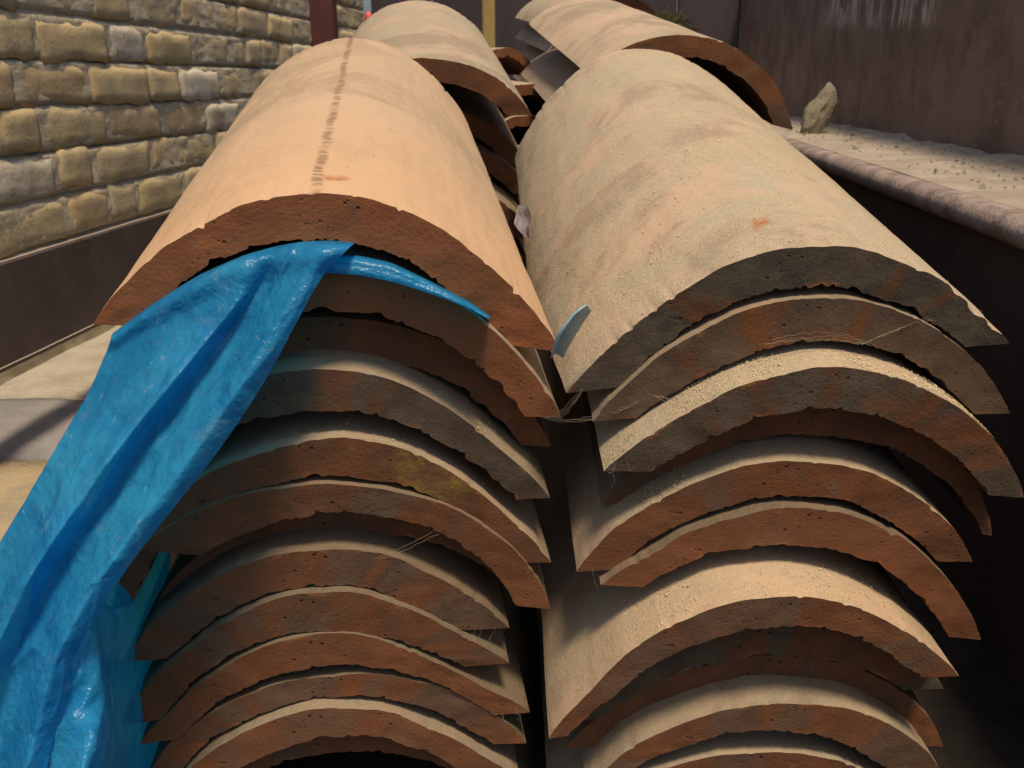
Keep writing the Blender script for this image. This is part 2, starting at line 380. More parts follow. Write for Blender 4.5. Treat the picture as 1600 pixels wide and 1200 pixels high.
TILES = [
('L1', -0.0755, 0.4394, 0.4079, 8.9, 0.1335, 60.7, 56.7, 0.0234, 1.19, 0.38, [-0.1, -0.9, -1.4, 0.6, 1.1, -0.2, -1.0, 0.6, 5.1], [1.5, -0.6, 1.0, 1.0, 0.9, -0.3, -2.9, -2.4, 1.4]),
('L2', -0.0947, 0.439, 0.3769, 1.2, 0.1363, 63.0, 65.6, 0.0242, 1.12, 0.3, [0.3, 0.6, 0.9, 1.1, 0.9, 0.1, -0.6, -0.8, 1.7], [-0.7, -1.1, -1.4, -1.4, -0.7, 0.7, -0.3, -0.3, 0.8]),
('L3', -0.0914, 0.4619, 0.3454, 2.9, 0.1316, 63.0, 66.0, 0.0211, 1.01, 0.26, [0.0, 0.0, 0.0, 0.0, 0.0, -0.0, -0.1, -0.2, -0.3], [0.4, 0.5, 0.5, 0.4, 0.1, -0.4, -0.4, -0.2, 0.1]),
('L4', -0.1124, 0.4388, 0.3228, -4.5, 0.1387, 63.0, 65.5, 0.0233, 1.18, 0.35, [-0.4, -0.3, -0.2, 0.1, 0.5, 0.9, -1.1, -2.3, 3.1], [0.4, 0.4, 0.3, 0.1, -0.4, 0.4, 0.1, -0.9, 1.0]),
('L5', -0.1071, 0.4414, 0.2848, -4.3, 0.1347, 63.0, 64.6, 0.0224, 1.27, 0.47, [-0.9, -1.3, -1.6, -1.5, 0.3, 1.7, -0.5, -1.4, 3.1], [0.7, 1.0, 1.2, 1.1, 0.5, -0.5, -0.8, -1.5, 1.8]),
('L6', -0.08, 0.4461, 0.2591, 9.0, 0.1299, 57.1, 67.5, 0.0208, 0.93, -0.0, [2.9, 1.4, 0.1, -0.8, -1.2, -1.3, -1.4, -1.6, -2.0], [-0.3, -1.3, -1.6, 0.4, 2.2, 2.4, 2.0, 1.2, 0.4]),
('L7', -0.1048, 0.4478, 0.219, 1.1, 0.1272, 60.4, 55.4, 0.0252, 1.12, 0.31, [1.2, -1.0, -0.8, -0.1, 1.0, 0.9, -0.9, -0.5, 1.8], [1.2, -2.3, -0.9, 0.7, 1.9, 0.7, -2.1, -2.5, 1.2]),
('L8', -0.1134, 0.4465, 0.1915, -3.7, 0.1303, 60.7, 55.3, 0.0252, 1.19, 0.39, [3.3, -1.4, -3.0, -0.7, 2.0, 2.3, -2.0, -3.0, 3.0], [0.1, -1.4, 0.9, 1.1, -0.5, -0.9, -2.2, -1.8, 2.6]),
('L9', -0.1109, 0.449, 0.1633, -3.5, 0.1304, 54.6, 60.4, 0.0211, 1.18, 0.4, [2.8, -1.9, -0.9, 1.4, 2.5, 1.0, -4.2, -3.7, 5.8], [-0.7, -0.3, 0.1, 0.3, -0.1, 0.4, 0.2, -0.2, 1.0]),
('L10', -0.1025, 0.4544, 0.1364, -0.1, 0.128, 61.8, 61.3, 0.0193, 0.99, 0.19, [-0.6, -0.7, -0.9, -1.2, -1.3, -1.0, -0.5, -0.0, 0.5], [0.1, 0.6, 1.1, 1.5, 1.6, 1.0, -0.3, -2.1, 1.6]),
('L11', -0.1148, 0.4492, 0.1143, -4.4, 0.1284, 63.0, 61.5, 0.0213, 1.18, 0.15, [-2.8, -2.4, -1.7, 0.0, 2.1, 0.5, -2.4, -2.1, 3.1], [-1.6, -1.8, -1.9, -1.4, 0.3, 0.9, 0.3, -0.6, -1.3]),
('R1', 0.1369, 0.4485, 0.3819, -7.2, 0.1346, 56.8, 57.1, 0.0219, 1.11, 0.25, [4.4, -0.3, -1.6, 0.4, 1.5, 0.3, -1.3, -1.2, 1.2], [-0.9, -1.8, -0.8, 0.7, 1.3, 0.7, -1.3, -1.3, 1.7]),
('R2', 0.1489, 0.4506, 0.3567, -3.2, 0.1309, 55.8, 61.2, 0.0244, 1.11, 0.42, [1.3, -0.3, 0.1, 0.7, 1.2, 0.1, -1.3, -0.7, 1.6], [1.4, -1.7, -2.4, -0.9, 1.1, 1.1, 0.3, -1.3, 1.0]),
('R3', 0.1629, 0.4375, 0.3243, 2.6, 0.1327, 56.8, 61.8, 0.0233, 1.07, 0.32, [1.6, -1.1, -1.5, 0.5, 1.5, -0.2, -1.0, -0.2, 1.0], [0.5, -1.3, -1.1, 0.6, 1.1, -0.2, -0.9, -0.5, 1.0]),
('R4', 0.1668, 0.4623, 0.2991, 3.7, 0.1276, 62.2, 68.1, 0.0205, 1.04, 0.56, [-0.4, -0.2, -0.1, 0.0, 0.0, -0.1, -0.3, -0.7, -1.1], [-0.2, -0.3, -0.4, -0.4, -0.3, 0.1, 0.6, 0.9, 1.1]),
('R5', 0.1456, 0.4472, 0.271, -1.2, 0.1274, 59.8, 61.9, 0.0219, 1.06, 0.23, [0.5, 0.7, 0.3, 0.3, 0.7, 0.1, -0.9, -0.8, 0.6], [-1.0, -0.3, 0.1, -0.3, 0.1, 1.6, -0.7, -0.7, 1.4]),
('R6', 0.1605, 0.4467, 0.2429, 6.0, 0.1313, 53.2, 64.6, 0.0225, 1.1, 0.34, [0.4, -1.5, -0.4, 1.2, 1.7, -0.1, -1.8, -0.3, 3.1], [-1.3, 0.9, 1.4, 0.3, -0.5, -0.2, -0.8, -0.8, 0.8]),
('R7', 0.1411, 0.424, 0.2046, -1.1, 0.1308, 66.2, 52.3, 0.0208, 1.22, 0.48, [1.9, -2.3, -0.6, 1.3, 1.0, -0.6, -2.0, -0.7, 2.5], [1.7, -1.6, -0.6, 1.0, 1.0, 1.1, 0.3, -1.3, 0.1]),
('R8', 0.1412, 0.4531, 0.1682, -3.3, 0.129, 63.0, 60.1, 0.022, 0.88, 0.2, [-0.0, -0.0, -0.0, -0.0, -0.0, 0.0, 0.1, 0.2, 0.3], [0.0, -0.1, -0.2, -0.4, -0.5, -0.5, -0.4, -0.2, -0.1]),
('R9', 0.1506, 0.458, 0.1455, 1.2, 0.1305, 63.0, 64.2, 0.0213, 0.98, 0.2, [0.0, 0.0, 0.0, 0.0, 0.0, -0.0, -0.1, -0.3, -0.5], [-0.0, 0.0, 0.1, 0.1, 0.1, 0.1, 0.1, 0.0, -0.0]),
('R10', 0.161, 0.4382, 0.1286, 6.0, 0.1277, 63.0, 63.0, 0.0219, 1.04, 0.36, [-3.1, -2.2, -1.1, -0.3, 0.4, 0.6, 1.3, 0.5, -0.2], [1.2, 1.2, 1.1, 2.3, 1.0, -2.1, -4.3, -4.8, -4.7]),
('R11', 0.1401, 0.442, 0.0924, -0.4, 0.1303, 63.0, 63.0, 0.0215, 0.94, 0.2, [0.9, 0.9, 0.7, 0.2, -0.5, 0.3, -0.1, -0.4, -0.6], [0.0, 0.0, 0.0, 0.0, 0.0, 0.0, 0.0, 0.0, 0.0]),
]
DRAPE= [[(-0.2221, 0.5, 0.3232), (-0.198, 0.5, 0.3397), (-0.1716, 0.5, 0.3552), (-0.1461, 0.5, 0.3661), (-0.1283, 0.5, 0.371), (-0.1143, 0.5, 0.3734), (-0.0987, 0.5, 0.3741), (-0.0859, 0.5, 0.3731)], [(-0.1925, 0.4342, 0.3438), (-0.1713, 0.4333, 0.3583), (-0.1482, 0.4325, 0.3718), (-0.1259, 0.4315, 0.3814), (-0.1112, 0.4339, 0.3852), (-0.0989, 0.4336, 0.3874), (-0.0851, 0.4323, 0.3882), (-0.0743, 0.4335, 0.3871)], [(-0.1961, 0.428, 0.3324), (-0.1718, 0.425, 0.346), (-0.1486, 0.4225, 0.3575), (-0.1252, 0.419, 0.3665), (-0.1188, 0.427, 0.3673), (-0.1082, 0.426, 0.37), (-0.0954, 0.4215, 0.3733), (-0.0877, 0.4255, 0.3741)], [(-0.2022, 0.4212, 0.3185), (-0.1827, 0.4158, 0.3261), (-0.164, 0.4113, 0.3334), (-0.1448, 0.405, 0.3411), (-0.1387, 0.4194, 0.3407), (-0.1251, 0.4176, 0.3457), (-0.108, 0.4095, 0.353), (-0.0991, 0.4167, 0.3549)], [(-0.209, 0.413, 0.3058), (-0.1921, 0.407, 0.3119), (-0.1762, 0.402, 0.3175), (-0.1594, 0.395, 0.3238), (-0.1538, 0.411, 0.3216), (-0.1388, 0.409, 0.3263), (-0.1198, 0.4, 0.3336), (-0.1104, 0.408, 0.3344)], [(-0.2167, 0.404, 0.2915), (-0.2021, 0.398, 0.2965), (-0.1885, 0.393, 0.3009), (-0.1739, 0.386, 0.3061), (-0.1688, 0.402, 0.3023), (-0.1535, 0.4, 0.3062), (-0.1339, 0.391, 0.3131), (-0.1246, 0.399, 0.3126)], [(-0.2258, 0.396, 0.2755), (-0.2123, 0.39, 0.2802), (-0.1997, 0.385, 0.2844), (-0.186, 0.378, 0.2895), (-0.1819, 0.394, 0.2845), (-0.1669, 0.392, 0.2881), (-0.1473, 0.383, 0.295), (-0.1387, 0.391, 0.2938)], [(-0.2366, 0.388, 0.258), (-0.2239, 0.382, 0.2627), (-0.2121, 0.377, 0.2667), (-0.1991, 0.37, 0.2718), (-0.1965, 0.386, 0.2655), (-0.1823, 0.384, 0.2687), (-0.1633, 0.375, 0.2757), (-0.1557, 0.383, 0.2736)], [(-0.2475, 0.38, 0.2391), (-0.2349, 0.374, 0.2443), (-0.2232, 0.369, 0.2489), (-0.2103, 0.362, 0.2546), (-0.2087, 0.378, 0.2476), (-0.195, 0.376, 0.2513), (-0.1761, 0.367, 0.259), (-0.1693, 0.375, 0.2568)], [(-0.2586, 0.372, 0.2187), (-0.2453, 0.366, 0.2248), (-0.233, 0.361, 0.2303), (-0.2195, 0.354, 0.2369), (-0.2191, 0.37, 0.2294), (-0.2058, 0.368, 0.2336), (-0.1872, 0.359, 0.2425), (-0.1812, 0.367, 0.2402)], [(-0.2681, 0.364, 0.1984), (-0.2543, 0.358, 0.2052), (-0.2414, 0.353, 0.2112), (-0.2273, 0.346, 0.2186), (-0.2283, 0.362, 0.2099), (-0.216, 0.36, 0.2141), (-0.1982, 0.351, 0.2235), (-0.1935, 0.359, 0.2205)], [(-0.2765, 0.356, 0.1766), (-0.2619, 0.35, 0.1837), (-0.2485, 0.345, 0.19), (-0.2337, 0.338, 0.1979), (-0.2356, 0.354, 0.1877), (-0.2236, 0.352, 0.1918), (-0.206, 0.343, 0.2016), (-0.2018, 0.351, 0.1977)], [(-0.2855, 0.348, 0.1512), (-0.2701, 0.342, 0.1571), (-0.2559, 0.337, 0.162), (-0.2403, 0.33, 0.1687), (-0.2434, 0.346, 0.155), (-0.2319, 0.344, 0.1573), (-0.2145, 0.335, 0.1658), (-0.2112, 0.343, 0.1592)]]
STRIP= [[(-0.1056, 0.475, 0.3738), (-0.0972, 0.475, 0.3748), (-0.0791, 0.475, 0.3745), (-0.0628, 0.475, 0.3708), (-0.0478, 0.475, 0.3638), (-0.0334, 0.475, 0.3563), (-0.0218, 0.475, 0.3499), (-0.0118, 0.475, 0.3426)], [(-0.0978, 0.44, 0.3792), (-0.0901, 0.44, 0.3802), (-0.0733, 0.44, 0.3798), (-0.0582, 0.44, 0.3765), (-0.0443, 0.44, 0.3699), (-0.0309, 0.44, 0.363), (-0.0202, 0.44, 0.357), (-0.0109, 0.44, 0.3503)], [(-0.0968, 0.434, 0.3754), (-0.0892, 0.434, 0.377), (-0.0726, 0.434, 0.3761), (-0.0576, 0.434, 0.373), (-0.0438, 0.434, 0.3678), (-0.0305, 0.434, 0.3621), (-0.0199, 0.434, 0.3569), (-0.0108, 0.434, 0.3512)], [(-0.097, 0.4335, 0.3716), (-0.0893, 0.4335, 0.3738), (-0.0727, 0.4335, 0.3725), (-0.0577, 0.4335, 0.3696), (-0.0438, 0.4335, 0.3653), (-0.0305, 0.4335, 0.3605), (-0.0199, 0.4335, 0.3558), (-0.0108, 0.4335, 0.3509)]]
REAR= [[(-0.2677, 0.466, 0.2332), (-0.2501, 0.4533, 0.2371), (-0.2447, 0.4449, 0.2441), (-0.2252, 0.4331, 0.2512), (-0.2107, 0.4343, 0.2475), (-0.2211, 0.4718, 0.2285), (-0.2042, 0.4679, 0.2339), (-0.2055, 0.5059, 0.2153)], [(-0.2615, 0.4552, 0.2133), (-0.2456, 0.4316, 0.227), (-0.2335, 0.4185, 0.237), (-0.214, 0.4134, 0.2381), (-0.2129, 0.4253, 0.2291), (-0.2211, 0.4658, 0.2097), (-0.208, 0.47, 0.2097), (-0.2054, 0.4978, 0.1915)], [(-0.2517, 0.4288, 0.2049), (-0.2402, 0.411, 0.2186), (-0.2271, 0.4087, 0.2205), (-0.2148, 0.4076, 0.2179), (-0.2134, 0.4124, 0.2154), (-0.2128, 0.4424, 0.201), (-0.2068, 0.4601, 0.1894), (-0.2079, 0.4963, 0.1646)], [(-0.2469, 0.4071, 0.1975), (-0.2314, 0.3944, 0.2081), (-0.2153, 0.3858, 0.2113), (-0.2043, 0.374, 0.2171), (-0.1957, 0.3753, 0.2191), (-0.2015, 0.4128, 0.1961), (-0.2123, 0.465, 0.159), (-0.2137, 0.5029, 0.1341)], [(-0.2474, 0.4011, 0.181), (-0.2207, 0.3775, 0.197), (-0.2094, 0.3645, 0.2031), (-0.2009, 0.3594, 0.2079), (-0.192, 0.3714, 0.2022), (-0.2043, 0.4118, 0.172), (-0.2152, 0.4639, 0.1328), (-0.2118, 0.4917, 0.1165)], [(-0.2336, 0.3797, 0.1747), (-0.2152, 0.3621, 0.1851), (-0.2137, 0.3598, 0.1858), (-0.2001, 0.3587, 0.1898), (-0.1896, 0.3633, 0.1864), (-0.1983, 0.3933, 0.1605), (-0.2123, 0.4511, 0.1172), (-0.2129, 0.4874, 0.0937)], [(-0.2311, 0.3742, 0.1553), (-0.2226, 0.3614, 0.1629), (-0.2119, 0.3527, 0.1721), (-0.1895, 0.3409, 0.1839), (-0.1851, 0.3422, 0.1802), (-0.1946, 0.3799, 0.1478), (-0.2176, 0.4561, 0.0891), (-0.2192, 0.494, 0.0593)], [(-0.235, 0.3681, 0.128), (-0.2187, 0.3444, 0.1493), (-0.1989, 0.3314, 0.1642), (-0.1868, 0.3265, 0.1678), (-0.1902, 0.3385, 0.1541), (-0.1979, 0.3789, 0.1194), (-0.2214, 0.4548, 0.0545), (-0.2189, 0.4826, 0.0266)]]
TONGUE= [[(0.0197, 0.456, 0.3248), (0.022, 0.45, 0.3292), (0.0262, 0.456, 0.3248)], [(0.0218, 0.45, 0.3373), (0.0249, 0.436, 0.344), (0.029, 0.45, 0.3333)], [(0.0255, 0.449, 0.3448), (0.0289, 0.433, 0.3521), (0.0333, 0.449, 0.3415)], [(0.0298, 0.448, 0.3503), (0.0331, 0.434, 0.3562), (0.0369, 0.448, 0.3477)], [(0.0334, 0.446, 0.354), (0.0359, 0.438, 0.3572), (0.0391, 0.446, 0.3521)]]

# ------------------------------------------------------------ a half-round tile
def catmull(a, s):
    n = len(a) - 1
    x = max(0.0, min(.99999, (s + 1) / 2)) * n
    i = int(x); f = x - i
    p = [a[max(0, min(n, i + d))] for d in (-1, 0, 1, 2)]
    return .5 * (2 * p[1] + (p[2] - p[0]) * f + (2 * p[0] - 5 * p[1] + 4 * p[2] - p[3]) * f * f + (3 * p[1] - p[0] - 3 * p[2] + p[3]) * f ** 3)

class Tile:
    """section in the tile's own frame: x to the right, y along the tile, z up, crown of the fore end at 0,0,0"""
    def __init__(s, x, y, z, roll, rad, pl, pr, t, e, kt, do, di, yaw=-6.5, el=12.4, taper=.9, L=.47, gl=0):
        s.gl = gl
        s.x, s.y, s.z, s.roll, s.R, s.pl, s.pr, s.t, s.e, s.kt, s.do, s.di = x, y, z, roll, rad, pl, pr, t, e, kt, do, di
        s.yaw, s.el, s.taper, s.L = yaw, el, taper, L
        yw, ev, rl = R(yaw), R(el), R(roll)
        a = Vector((math.sin(yw) * math.cos(ev), math.cos(yw) * math.cos(ev), math.sin(ev)))
        r = Vector((math.cos(yw), -math.sin(yw), 0)); u = r.cross(a)
        r2 = r * math.cos(rl) - u * math.sin(rl); u2 = r * math.sin(rl) + u * math.cos(rl)
        m = Matrix((r2, a, u2)).transposed().to_4x4()
        m.translation = Vector((x, y, z))
        s.M = m
        zt = [s.raw(-1, 0)[1], s.raw(1, 0)[1]]
        s.ia = []
        for sg, full, zo in ((-1, pl, zt[0]), (1, pr, zt[1])):     # the inner arc stops at the level of the outer tip
            best = full
            for k in range(60):
                ph = full * (1 - k * .006)
                if s.innerpt(sg * ph)[1] >= zo + .0005:
                    best = ph; break
            s.ia.append(best / full)
    def outerpt(s, deg):
        p = R(deg); return (s.R * math.sin(p), -(s.R - s.R * math.cos(p)) * s.e)
    def innerpt(s, deg):
        p = R(deg); tt = s.t * (1 - s.kt * (deg / 63.0) ** 2)
        return ((s.R - tt) * math.sin(p), -tt - (s.R - s.R * math.cos(p)) * s.e + tt * (1 - math.cos(p)) * s.e)
    def raw(s, q, inner, ex=0):
        deg = q * (s.pl + ex if q < 0 else s.pr)
        x, z = s.innerpt(deg) if inner else s.outerpt(deg)
        d = catmull(s.di if inner else s.do, q) * .001
        p = R(deg)
        return x + math.sin(p) * d, z + math.cos(p) * d
    def pt(s, q, r, v):
        """q -1..1 round the arc, r 0 outer .. 1 inner, v metres along"""
        ex = s.gl * min(1, v / .2)
        xo, zo = s.raw(q, 0, ex)
        qi = q * (s.ia[0] if q < 0 else s.ia[1])
        xi, zi = s.raw(qi, 1, ex)
        x = xo + (xi - xo) * r; z = zo + (zi - zo) * r
        k = 1 + (s.taper - 1) * v / s.L
        return Vector((x * k, v, -s.R + (z + s.R) * k))

def build_tile(T, label, look=(0, .3, None), face=(.5, 0, 0), mark=(0, 0, 0), group='half-round roof tiles in stacks',
               na=110, nl=34, kr=7, chip=1.0, gouge=None, notch=None, tone=1.0):
    seed = random.uniform(0, 90)
    rnd = random.random() if look[2] is None else look[2]
    vs, wh, fs = [], [], []
    def rough(q, r, v):
        p = T.pt(q, r, v)
        c = T.pt(q, .5, v)
        out = (T.pt(q, 0, v) - T.pt(q, 1, v)).normalized()
        arc = q * 9.0
        near = math.exp(-v / .010) + math.exp(-(T.L - v) / .010)
        # ragged lower rim, crumbs out of the upper one, soft swell of the hand-made skin
        lo = r ** 2; hi = (1 - r) ** 2
        ch = max(0, n3((arc, seed, 0), 1.3) - .16) * .0042 + max(0, n3((arc, seed, 3), 4.3) - .18) * .0032 + max(0, n3((arc, seed, 5), 11.0) - .12) * .0016 + n3((arc, v * 90, seed), 30) * .0004
        p = p + out * (ch * lo * near * chip)
        ch2 = max(0, n3((arc, seed, 9), 4.0) - .36) * .005 + max(0, n3((arc, seed, 12), 15.0) - .32) * .0012
        p = p - out * (ch2 * hi * near)
        p = p + out * ((n3((arc * .5, v * 9, seed), 1.0)) * .0014 + n3((arc * 2, v * 38, seed), 1.0) * .0005)
        # wavy fore end
        end = math.exp(-v / .02)
        p.y += end * (n3((arc, r * .3, seed + 4), .5) * .0010 + n3((arc * .7, r * 1.2, seed), 2.0) * .00035)
        if notch:
            for (nq, nw, nd) in notch:
                wq = max(0, 1 - abs(q - nq) / nw)
                p = p - out * (nd * wq * hi * math.exp(-v / .008) * (.6 + .8 * abs(n3((arc, seed, 2), 20))))
        if gouge:
            gq, gv, gl, gw, gd = gouge
            dd = ((q - gq) / gw) ** 2 + ((v - gv - (q - gq) * .06) / gl) ** 2
            if dd < 1: p = p - out * (gd * (1 - dd) * hi)
        return p
    def grid(rows, closed=False):
        base = len(vs); h, wd = len(rows), len(rows[0])
        for r_ in rows:
            for p, k in r_:
                vs.append(p); wh.append(k)
        for i in range(h - 1):
            for j in range(wd - 1):
                a = base + i * wd + j
                fs.append((a, a + 1, a + wd + 1, a + wd))
    Q = [-1 + 2 * i / na for i in range(na + 1)]
    V = [T.L * (j / nl) ** 1.5 for j in range(nl + 1)]
    ang = lambda q: .5 + q * .5 * .62
    grid([[(rough(q, 0, v), (0, ang(q), v / T.L)) for q in Q] for v in V])
    grid([[(rough(q, 1, v), (1, ang(q), v / T.L)) for q in reversed(Q)] for v in V])
    RR = [k / kr for k in range(kr + 1)]
    grid([[(rough(q, r, 0), (.5, ang(q), 0, r)) for q in Q] for r in reversed(RR)])
    grid([[(rough(q, r, T.L), (.5, ang(q), 1, r)) for q in Q] for r in RR])
    grid([[(rough(1, r, v), (.5, ang(1), v / T.L)) for r in RR] for v in V])
    grid([[(rough(-1, r, v), (.5, ang(-1), v / T.L)) for r in reversed(RR)] for v in V])
    me = mesh('clay_tile', vs, fs)
    fa, fb, fc, fd = [], [], [], []
    for p, k in zip(vs, wh):
        gg = 0.0
        if gouge and k[0] == 0:
            q = (k[1] - .5) / .31
            gq, gv, gl, gw, gd = gouge
            dd = ((q - gq) / gw) ** 2 + ((p.y - gv - (q - gq) * .06) / gl) ** 2
            gg = max(0, min(1, 1.6 * (1 - dd)))
        q = (k[1] - .5) / .31
        lich = math.exp(-((q - face[2]) / .17) ** 2) if face[2] else 0.0
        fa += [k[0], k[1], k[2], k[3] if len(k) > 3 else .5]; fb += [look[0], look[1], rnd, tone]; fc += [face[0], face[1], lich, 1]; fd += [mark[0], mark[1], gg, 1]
    for nm, d in (('where', fa), ('look', fb), ('face', fc), ('mark', fd)):
        me.color_attributes.new(nm, 'FLOAT_COLOR', 'POINT')
        me.color_attributes[nm].data.foreach_set('color', d)
    o = link('clay_tile', me, CLAY)
    o.matrix_world = T.M
    tag(o, label, 'clay tile', group)
    return o

TI = {}
for row in TILES:
    n, *p = row
    kw = dict(yaw=-6.5 if n[0] == 'L' else -2.5, el=11.5 - .45 * (int(n[1:]) - 1))
    if n == 'L1': kw.update(yaw=-6.6, el=12.6, taper=.88, L=.47)
    elif n == 'R1': kw.update(yaw=-2.4, el=12.2, taper=.955, L=.53, gl=13)
    TI[n] = Tile(*p, **kw)
Z9 = [0] * 9
TI['L6b'] = Tile(-.092, .468, .238, 0, .129, 60, 62, .021, 1.0, .2, Z9, Z9, el=9)
TI['L12'] = Tile(-.104, .462, .095, 0, .127, 62, 62, .021, 1.05, .2, Z9, Z9, el=6.5)
TI['R9b'] = Tile(.150, .462, .062, 1, .129, 62, 62, .021, 1.0, .2, Z9, Z9, yaw=-2.5, el=6.5)
TI['B1'] = Tile(-.0870, .98, .4812, -1.5, .124, 63, 61.6, .0224, .92, .08, Z9, Z9)
TI['B1b'] = Tile(-.085, 1.05, .432, 2, .122, 62, 62, .021, .95, .1, Z9, Z9)
TI['B1c'] = Tile(-.085, 1.04, .396, -2, .124, 62, 62, .021, .95, .1, Z9, Z9)
TI['B1d'] = Tile(-.080, .99, .358, 1, .124, 62, 62, .021, .95, .1, Z9, Z9)
TI['B1e'] = Tile(-.086, 1.00, .318, -1, .124, 62, 62, .021, .95, .1, Z9, Z9)
TI['B4d'] = Tile(.16, 1.02, .378, 2, .130, 60, 62, .021, .93, .1, Z9, Z9, yaw=-5, el=8.3)
TI['B2'] = Tile(.1986, 1.0, .5009, 11.4, .133, 58.3, 64.4, .021, .9265, .1, Z9, Z9, yaw=-7.4, el=9.6, taper=.96, L=.45)
TI['B3'] = Tile(.178, 1.03, .458, 9, .130, 60, 62, .021, .93, .1, Z9, Z9, yaw=-7.4, el=8.3, L=.4424)
TI['B4'] = Tile(.185, 1.02, .420, 4, .130, 60, 62, .021, .93, .1, Z9, Z9, yaw=-6, el=8.3, L=.4424)
TI['C1'] = Tile(-.005, 1.42, .505, 4, .062, 70, 66, .013, .95, .1, Z9, Z9, yaw=-38, el=3, L=.2)
TI['C2'] = Tile(.030, 1.30, .455, 8, .085, 70, 66, .014, .95, .1, Z9, Z9, yaw=-30, el=6, L=.28)
TI['C3'] = Tile(.232, 1.62, .672, 6, .120, 62, 62, .020, .95, .1, Z9, Z9, yaw=-5, el=8)
TI['C4'] = Tile(.170, 1.68, .600, 3, .120, 62, 62, .020, .95, .1, Z9, Z9, yaw=-8, el=6)

